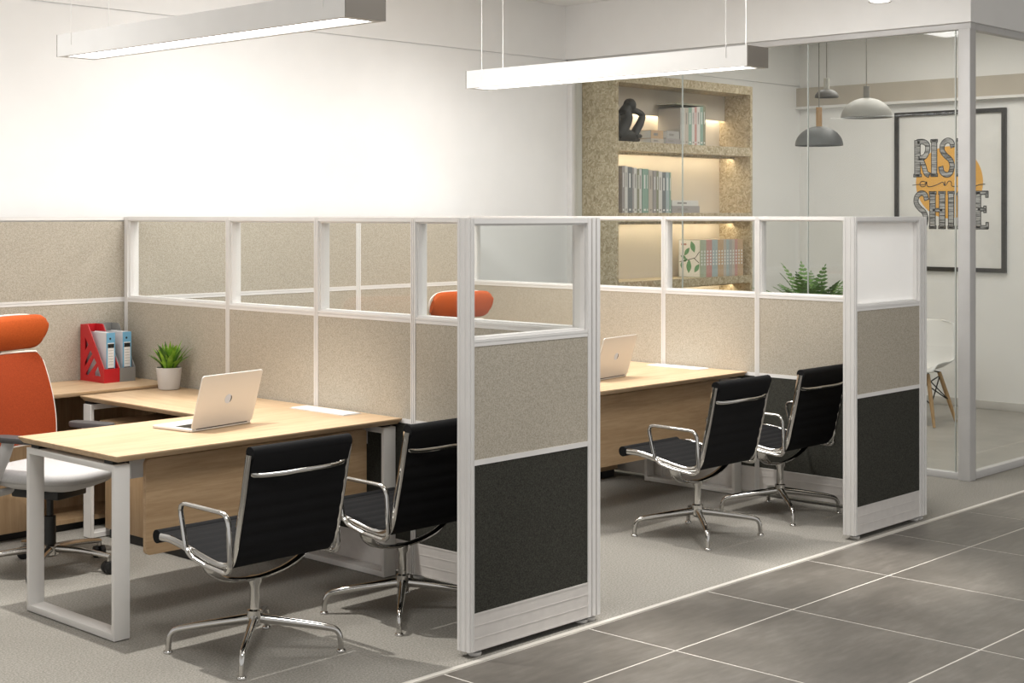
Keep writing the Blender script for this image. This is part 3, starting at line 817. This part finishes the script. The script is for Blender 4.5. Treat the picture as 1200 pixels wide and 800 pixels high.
ORD = ['first', 'second', 'third', 'fourth', 'fifth', 'sixth', 'seventh', 'eighth', 'ninth', 'tenth', 'eleventh', 'twelfth', 'thirteenth', 'fourteenth', 'fifteenth', 'sixteenth', 'seventeenth']
BC = {}
def bcol(name, c):
    if name not in BC: BC[name] = plain('book_'+name, c, .7, var=.03)
    return BC[name]
PAL = {'grey': (.42, .40, .38), 'white': (.66, .64, .61), 'slate': (.20, .21, .215), 'sage green': (.28, .40, .33), 'beige': (.52, .46, .40), 'mauve': (.36, .33, .32), 'pale blue': (.40, .47, .48), 'olive': (.28, .28, .20),
       'pink': (.55, .30, .27), 'pale green': (.42, .47, .36), 'tan': (.55, .38, .24), 'dark grey': (.10, .10, .10)}
def book(x0, x1, y0, y1, z0, z1, col, label, group, upright=True, bands=False):
    r = empty('book', (x0, y0, z0), 0, label, 'book', group)
    w, d, h = x1-x0, y1-y0, z1-z0; t = .003
    cm = bcol(col.replace(' ', '_'), PAL[col])
    if upright:
        MB().box(0, t, 0, d, 0, h).box(w-t, w, 0, d, 0, h).box(t, w-t, 0, t, 0, h).build('cover', cm, r)
        MB().box(t, w-t, t, d-.004, .003, h-.003).build('pages', M['paper'], r)
        if bands:
            mb = MB(); 
            for k in range(5): mb.box(w*.30, w*.70, -.0008, 0, h*(.32+.085*k), h*(.32+.085*k)+.016)
            mb.build('spine_print', M['paper'], r)
        else:
            mb = MB().box(w*.35, w*.6, -.0008, 0, h*.55, h*.86).box(w*.3, w*.7, -.0008, 0, h*.05, h*.09)
            mb.build('spine_print', BC.setdefault('print', plain('book_print', (.30, .28, .26), .7)) if col in ('white', 'beige', 'grey') else M['paper'], r)
    else:
        MB().box(0, w, 0, d, 0, t).box(0, w, 0, d, h-t, h).box(0, w, 0, t, t, h-t).build('cover', cm, r)
        MB().box(.003, w-.003, t, d-.004, t, h-t).build('pages', M['paper'], r)
        MB().box(w*.2, w*.55, -.0008, 0, h*.35, h*.65).build('spine_print', BC.setdefault('print', plain('book_print', (.30, .28, .26), .7)), r)
    return r
random.seed(11)
x = 8.795; cols = ['mauve', 'white', 'slate', 'mauve', 'white', 'olive', 'white', 'sage green', 'sage green', 'beige', 'mauve', 'olive', 'white', 'slate', 'pale blue', 'sage green']
wd_ = [.034, .034, .058, .02, .04, .024, .036, .058, .026, .05, .042, .03, .046, .052, .044, .024]
x = 8.865
for i, (c, w_) in enumerate(zip(cols, wd_)):
    h = .36-.0025*i+random.uniform(-.006, .006)
    book(x, x+w_-.001, 7.215+random.uniform(0, .008), 7.45, 1.6505, 1.6505+h, c, f'{c} book, {ORD[i]} from the left in the row on the middle shelf' if i < 16 else '', 'books on the middle shelf'); x += w_
xa = x+.012
book(xa, xa+.37, 7.22, 7.46, 1.6505, 1.707, 'mauve', 'thick mauve book lying flat on the middle shelf, lower of two', 'flat books on the middle shelf', False)
book(xa+.005, xa+.36, 7.225, 7.45, 1.7075, 1.752, 'white', 'white book lying on the thick mauve one on the middle shelf', 'flat books on the middle shelf', False)
cols = ['grey', 'white', 'beige', 'sage green', 'white', 'pink', 'white', 'sage green', 'olive']
x = 9.595; wd_ = [.022, .04, .05, .045, .038, .03, .045, .042, .034]
for i, (c, w_) in enumerate(zip(cols, wd_)):
    h = .292+.0035*i
    book(x, x+w_-.001, 7.215, 7.44, 2.2005, 2.2005+h, c, f'{c} book, {ORD[i]} from the left in the row on the top shelf', 'books on the top shelf'); x += w_
book(9.40, 9.585, 7.21, 7.44, 2.2005, 2.243, 'mauve', 'mauve book lying flat left of the top row, lower of two', 'flat books on the top shelf', False)
book(9.42, 9.583, 7.215, 7.43, 2.2435, 2.302, 'grey', 'grey book lying on the mauve one left of the top row', 'flat books on the top shelf', False)
book(9.225, 9.385, 7.22, 7.43, 2.2005, 2.236, 'beige', 'beige book lying flat beside the black figurine, lower of two', 'flat books on the top shelf', False)
book(9.225, 9.38, 7.22, 7.43, 2.2365, 2.302, 'tan', 'tan book lying on the beige one beside the black figurine', 'flat books on the top shelf', False)
cols = ['pale green', 'pale green', 'pink', 'pink', 'pale blue', 'pale blue', 'tan', 'tan', 'beige', 'pale blue', 'grey', 'beige', 'pink', 'tan', 'tan']
x = 9.868
for i, c in enumerate(cols):
    w_ = .0405
    bk = book(x, x+w_-.001, 7.215, 7.435, 1.1235, 1.1235+.307, c, f'{c} book, {ORD[i]} from the left in the matching set on the lowest lit shelf', 'matching set of books on the lowest lit shelf', True, True)
    if i == 0:
        # cover picture with green leaves on the left side of the set
        MB().box(-.0015, -.0005, .006, .216, .004, .303).build('cover_sheet', M['paper'], bk)
        def lf(cy, cz, L, w_, ang):
            P = []
            for k in range(9): t = k/8; P.append((t*L-L/2, w_*math.sin(PI*t)))
            for k in range(7, 0, -1): t = k/8; P.append((t*L-L/2, -w_*math.sin(PI*t)))
            ca, sa = math.cos(ang), math.sin(ang)
            return [(cy+p*ca-q*sa, cz+p*sa+q*ca) for p, q in P]
        mb = MB()
        # y grows to the left in view
        for (cy, cz, L, lw_, an) in ((.075, .25, .10, .024, 70), (.135, .21, .085, .018, 130), (.17, .165, .06, .014, 20), (.115, .09, .115, .025, 92), (.185, .10, .06, .016, 95), (.035, .075, .085, .02, 125), (.15, .14, .05, .012, 150)):
            mb.prism(lf(cy, cz, L, lw_, R(an)), -.0022, -.0015, 'x')
        mb.build('leaf_print', BC.setdefault('leafprint', plain('leaf_print', (.12, .30, .15), .8, var=.15, scale=40)), bk)
        MB().tube([(-.002, .208, .125), (-.002, .15, .135), (-.002, .09, .15), (-.002, .05, .16), (-.002, .008, .21)], .003, 5).tube([(-.002, .06, .155), (-.002, .012, .118)], .003, 5).build('twig_print', M['ink'], bk)
        mb = MB()
        for k in range(4): mb.box(-.0022, -.0015, .14+.014*k, .15+.014*k, .262, .276)
        mb.build('title_print', BC.setdefault('red', plain('red_print', (.35, .08, .06), .8)), bk)
    x += w_
book(9.56, 9.94, 7.225, 7.43, 2.2005+.3215, 2.2005+.333, 'olive', 'thin olive book lying across the tops of the top row', 'flat books on the top shelf', False)

# abstract seated figurine: rounded solid of joined limbs
fg = empty('figurine', (9.04, 7.30, 2.2005), 0, 'matt black abstract seated figurine on the top shelf', 'figurine')
mb = MB()
def fig_tube(pts, rad, dy=0): mb.tube(smoothpath([(p[0]*1.32+.035, dy, .004+max(p[1], max(rad)+.001 if p[1] < .06 and max(rad) < .03 else .05 if p[1] < .05 else p[1])) for p in pts], 5), smooth_r(rad, 5), 12, sx=1, sy=.9)
def smooth_r(rad, k):
    out = []
    for a, b2 in zip(rad[:-1], rad[1:]): out += [a+(b2-a)*j/k for j in range(k)]
    return out+[rad[-1]]
S_ = 1.0
fig_tube([(-.135, .018), (-.06, .018), (.02, .018), (.075, .018)], [.014, .018, .018, .012])       # ground line
fig_tube([(-.125, .025), (-.10, .07), (-.06, .13), (-.045, .19), (-.07, .235)], [.035, .05, .05, .056, .05])  # trunk
fig_tube([(-.145, .205), (-.13, .19), (-.135, .155), (-.15, .15)], [.02, .03, .03, .016])                    # shoulder block
fig_tube([(-.07, .215), (-.045, .25), (-.015, .275)], [.05, .045, .04])                              # neck
fig_tube([(-.055, .20), (.01, .245), (.075, .235), (.11, .205), (.10, .165)], [.026, .024, .024, .026, .024])  # arm over the knee
fig_tube([(.105, .20), (.085, .15), (.045, .09), (.025, .03)], [.028, .034, .036, .04])                       # raised shin
fig_tube([(.0, .02), (.05, .022), (.095, .014)], [.03, .022, .012])                                           # foot
fig_tube([(-.12, .05), (-.06, .06), (-.01, .045), (.02, .04)], [.04, .05, .04, .035])                         # thigh
mb.lathe([(.004, -.055), (.03, -.05), (.048, -.02), (.052, .005), (.045, .03), (.028, .048), (.004, .054)], 18, (.018, 0, .289))
mb.build('body', M['figure'], fg, smooth=True, auto=70)

# ------------------------------------------------------------------ glazed room: pendants, poster, chair, fern
def pendant(px, py, zb, rad, hd, neck_r, neck_h, mshade, mneck, label):
    r = empty('pendant_lamp', (px, py, zb), 0, label, 'lamp', 'dome pendant lamps in the glass room')
    prof = [(rad*math.cos(R(a)), hd*math.sin(R(a))) for a in range(0, 90, 8)]+[(neck_r*.9, hd)]
    inner = [(q[0]*.975, q[1]*.97-.0005) for q in prof[::-1]]
    mb = MB(); n = 36
    full = inner+[(rad*.975, 0)]+prof
    vs = []
    for q, z in full:
        for k in range(n): vs.append((q*math.cos(2*PI*k/n), q*math.sin(2*PI*k/n), z))
    fs = [(i*n+k, i*n+(k+1) % n, (i+1)*n+(k+1) % n, (i+1)*n+k) for i in range(len(full)-1) for k in range(n)]
    mb.add(vs, fs); mb.build('lamp_shade', mshade, r, smooth=True, auto=60)
    MB().lathe([(neck_r, hd-.002), (neck_r, hd+neck_h), (.004, hd+neck_h+.003)], 20).build('lamp_neck', mneck, r, smooth=True)
    MB().tube([(0, 0, hd+neck_h), (0, 0, CEIL-zb)], .004, 8).build('cable', M['darkwire'], r)
    MB().lathe([(.004, hd*.45), (.02, hd*.5), (.024, hd*.65), (.012, hd*.95)], 14).build('bulb', M['whiteplastic'], r, smooth=True)
PEND = []
pendant(9.47, 5.79, 2.493, .087, .062, .021, .078, M['pend_black'], M['pend_cream'], 'smallest charcoal dome pendant, hung highest of the three')
pendant(9.62, 5.55, 2.343, .183, .143, .023, .085, M['pend_light'], M['pend_mid'], 'pale grey dome pendant with dark neck, rightmost of three')
pendant(9.35, 5.78, 2.137, .172, .140, .022, .137, M['pend_dark'], M['pend_wood'], 'slate dome pendant with wooden neck, hung lowest of three')

# poster on the right wall; own space: y' = across (left->right in view is -y), built at x = WR
po = empty('framed_poster', (WR-.001, 6.544, 1.15), 0, 'black-framed lettered poster with an orange sun on the right wall', 'poster')
PWd, PH = 1.024, 1.38
def PQ(u0, u1, z0, z1, d0, d1): return (-d1, -d0, -u1, -u0, z0, z1)
fw = .036
MB().box(*PQ(0, PWd, 0, fw, 0, .03)).box(*PQ(0, PWd, PH-fw, PH, 0, .03)).box(*PQ(0, fw, fw, PH-fw, 0, .03)).box(*PQ(PWd-fw, PWd, fw, PH-fw, 0, .03)).build('frame', M['posterframe'], po)
MB().box(*PQ(fw, PWd-fw, fw, PH-fw, 0, .008)).build('print_sheet', M['paper'], po)
mb = MB(); mb.prism([(-(.507+.31*math.cos(2*PI*k/48)), .763+.31*math.sin(2*PI*k/48)) for k in range(48)], -.0088, -.008, 'x'); mb.build('sun_print', M['sun'], po)
def stroke(mb, pts, w, d0, d1, closed=False):
    """flat ribbon of width w along a (u,z) polyline"""
    P = [Vector((p[0], p[1])) for p in pts]; n = len(P); Lf = []; Rt = []
    for i in range(n):
        a = P[max(0, i-1)]; b2 = P[min(n-1, i+1)]; d = (b2-a).normalized(); nn = Vector((-d.y, d.x))
        Lf.append(P[i]+nn*w/2); Rt.append(P[i]-nn*w/2)
    for i in range(n-1):
        mb.prism([(-Lf[i].x, Lf[i].y), (-Lf[i+1].x, Lf[i+1].y), (-Rt[i+1].x, Rt[i+1].y), (-Rt[i].x, Rt[i].y)], -d1, -d0, 'x')
def sp2(pts, k=6): return [(p.x, p.y) for p in smoothpath([(a, b2, 0) for a, b2 in pts], k)]
def glyph(c):
    """strokes in a unit cell: list of (points, kind) kind 's' stem, 't' thin"""
    if c == 'I': return [([(.5, 0), (.5, 1)], 's'), ([(.1, .985), (.9, .985)], 't'), ([(.1, .015), (.9, .015)], 't')]
    if c == 'R': return [([(.22, 0), (.22, 1)], 's'), (sp2([(.22, .97), (.6, .97), (.86, .88), (.88, .72), (.7, .55), (.3, .5)]), 'm'), (sp2([(.42, .5), (.62, .3), (.78, .08), (.98, .02)]), 'm'), ([(.0, .015), (.46, .015)], 't')]
    if c == 'S': return [(sp2([(.92, .80), (.80, .94), (.5, .98), (.2, .88), (.16, .70), (.42, .55), (.72, .44), (.86, .26), (.72, .06), (.42, .02), (.14, .10), (.06, .24)]), 'm')]
    if c == 'E': return [([(.22, 0), (.22, 1)], 's'), ([(.0, .975), (.95, .975)], 'h'), ([(.22, .52), (.78, .52)], 'h'), ([(.0, .025), (.97, .025)], 'h'), ([(.93, .86), (.93, 1)], 't2'), ([(.95, 0), (.95, .15)], 't2'), ([(.78, .44), (.78, .60)], 't2')]
    if c == 'H': return [([(.2, 0), (.2, 1)], 's'), ([(.8, 0), (.8, 1)], 's'), ([(.2, .5), (.8, .5)], 'h'), ([(.02, .015), (.40, .015)], 't'), ([(.6, .015), (.98, .015)], 't'), ([(.02, .985), (.40, .985)], 't'), ([(.6, .985), (.98, .985)], 't')]
    if c == 'N': return [([(.17, 0), (.17, 1)], 's2'), ([(.83, 0), (.83, 1)], 's2'), ([(.15, .98), (.85, .02)], 's'), ([(.02, .015), (.34, .015)], 't'), ([(.68, .985), (.98, .985)], 't')]
def word(cells, z0, z1, parent, name):
    outl = MB(); fill = MB(); hh = z1-z0
    W = {'s': .046, 's2': .032, 'm': .034, 'h': .022, 't': .016, 't2': .016}
    for c, u0, u1 in cells:
        for pts, k in glyph(c):
            q = [(u0+(u1-u0)*a, z0+hh*b2) for a, b2 in pts]
            w_ = W[k]*(1 if (u1-u0) > .11 or k[0] != 's' else .95)
            e = .007
            d = [Vector(p) for p in q]
            ext = [tuple(d[0]-(d[1]-d[0]).normalized()*e)]+q[1:-1]+[tuple(d[-1]+(d[-1]-d[-2]).normalized()*e)]
            stroke(outl, ext, w_+2*e, .0088, .0096)
            stroke(fill, q, w_, .0096, .0104)
    o = outl.build(name, M['ink'], parent)
    fill.build('letter_hatching', M['hatch'], o)
word([('R', .18, .325), ('I', .335, .405), ('S', .425, .555), ('E', .575, .70)], .822, 1.128, po, 'lettering_rise')
word([('S', .18, .31), ('H', .325, .475), ('I', .495, .56), ('N', .585, .725), ('E', .745, .86)], .372, .678, po, 'lettering_shine')
scr = sp2([(.165, .742), (.22, .748), (.27, .745), (.295, .765), (.255, .775), (.235, .750), (.255, .728), (.285, .735), (.30, .772), (.305, .735), (.34, .728), (.40, .745), (.45, .765), (.465, .735), (.47, .772), (.475, .735), (.505, .772), (.53, .765), (.535, .732), (.58, .728), (.64, .745), (.72, .775), (.685, .780), (.665, .752), (.69, .730), (.715, .745), (.735, .86), (.72, .76), (.735, .728), (.78, .738), (.835, .745)], 5)
mb = MB(); stroke(mb, scr, .006, .0104, .0108); mb.build('lettering_and', M['ink'], po)

# white shell chair (front = +y in own space)
wc = empty('shell_chair', (10.72, 5.72, 0), R(95), 'white moulded shell chair with beech legs behind the glass wall', 'chair')
prof = smoothpath([(0, .235, .412), (0, .20, .432), (0, .08, .422), (0, -.08, .412), (0, -.165, .432), (0, -.205, .50), (0, -.225, .62), (0, -.25, .75), (0, -.262, .80)], 4)
nP = len(prof); hwf = lambda t: .235*(1-.10*t) if t < .55 else .222-.02*((t-.55)/.45)
g = []
nu = 14
for i, p in enumerate(prof):
    t = i/(nP-1); hw = hwf(t)
    if t > .86: hw *= math.sqrt(max(.05, 1-((t-.86)/.16)**2))
    if t < .1: hw *= .92+.8*t
    curl = .05*math.sin(PI*min(1, t*1.3))+.012
    for k in range(nu+1):
        u = 2*k/nu-1
        up_ = curl*abs(u)**3
        bk = max(0, (t-.45))*2
        g.append((hw*u, p.y+up_*bk*1.1, p.z+up_*(1-min(1, bk))*1.2))
f = [(i*(nu+1)+k, i*(nu+1)+k+1, (i+1)*(nu+1)+k+1, (i+1)*(nu+1)+k) for i in range(nP-1) for k in range(nu)]
sh = MB().add(g, f).build('seat_shell', M['whiteplastic'], wc, smooth=True, auto=80)
md = sh.modifiers.new('thick', 'SOLIDIFY'); md.thickness = .008
tops = []
for sx in (-1, 1):
    for sy in (-1, 1):
        a = (sx*.12, sy*.11, .395); b2 = (sx*.215, sy*.215, .0)
        MB().tube([a, (sx*.17, sy*.165, .19), b2], [.016, .017, .011], 10).build('leg', M['beech'], wc, smooth=True)
mb = MB()
for sy in (-1, 1):
    mb.tube([(-.125, sy*.12, .37), (.175, sy*.175, .17)], .005, 6).tube([(.125, sy*.12, .37), (-.175, sy*.175, .17)], .005, 6)
for sx in (-1, 1):
    mb.tube([(sx*.12, -.125, .37), (sx*.175, .175, .17)], .005, 6).tube([(sx*.12, .125, .37), (sx*.175, -.175, .17)], .005, 6)
    mb.tube([(sx*.12, -.11, .395), (sx*.1, -.05, .408), (sx*.1, .05, .408), (sx*.12, .11, .395)], .006, 6)
mb.tube([(-.1, -.05, .408), (.1, -.05, .408)], .006, 6).tube([(-.1, .05, .408), (.1, .05, .408)], .006, 6)
mb.build('wire_brace', M['ink'], wc, smooth=True)

# fern in a tall planter behind the right partition
fn = empty('potted_fern', (9.28, 5.80, 0), 0, 'green fern rising behind the right partition inside the glass room', 'plant')
MB().lathe([(.10, 0), (.12, .01), (.15, .86), (.145, .87), (.135, .87), (.13, .83), (.02, .83)], 28).build('planter', M['pot'], fn, smooth=True)
MB().lathe([(.01, .82), (.133, .82), (.12, .845), (.01, .85)], 20).build('soil', M['soil'], fn, smooth=True)
random.seed(5)
for i in range(44):
    az = 2*PI*i/44*5.4+random.uniform(-.2, .2); q = i/43
    L = random.uniform(.36, .50); ang = R(6+50*q); curl = R(35+60*q)
    d = Vector((math.cos(az), math.sin(az), 0)); nrm = Vector((-d.y, d.x, 0))
    p = Vector((.03*d.x, .03*d.y, .845)); mb = MB(); sp = []
    seg = 14
    for k in range(seg+1):
        t = k/seg; sp.append(p.copy())
        tang = d*math.sin(ang)+Vector((0, 0, 1))*math.cos(ang)
        if k > 2:
            wl = .075*math.sin(PI*min(1, .15+.85*t))+.006
            for sgn in (-1, 1):
                tip = p+nrm*sgn*wl+tang*wl*.45-Vector((0, 0, 1))*wl*.15
                wv = tang*.015
                mb.add([p-wv*.6, p+wv*.6, tip*.55+p*.45+wv, tip, tip*.55+p*.45-wv], [(0, 1, 2, 3, 4)])
        p = p+tang*L/seg; ang += curl/seg
    mb.tube(sp, .002, 5)
    mb.build('frond', M['fern'] if i % 3 else M['leafdark'], fn)
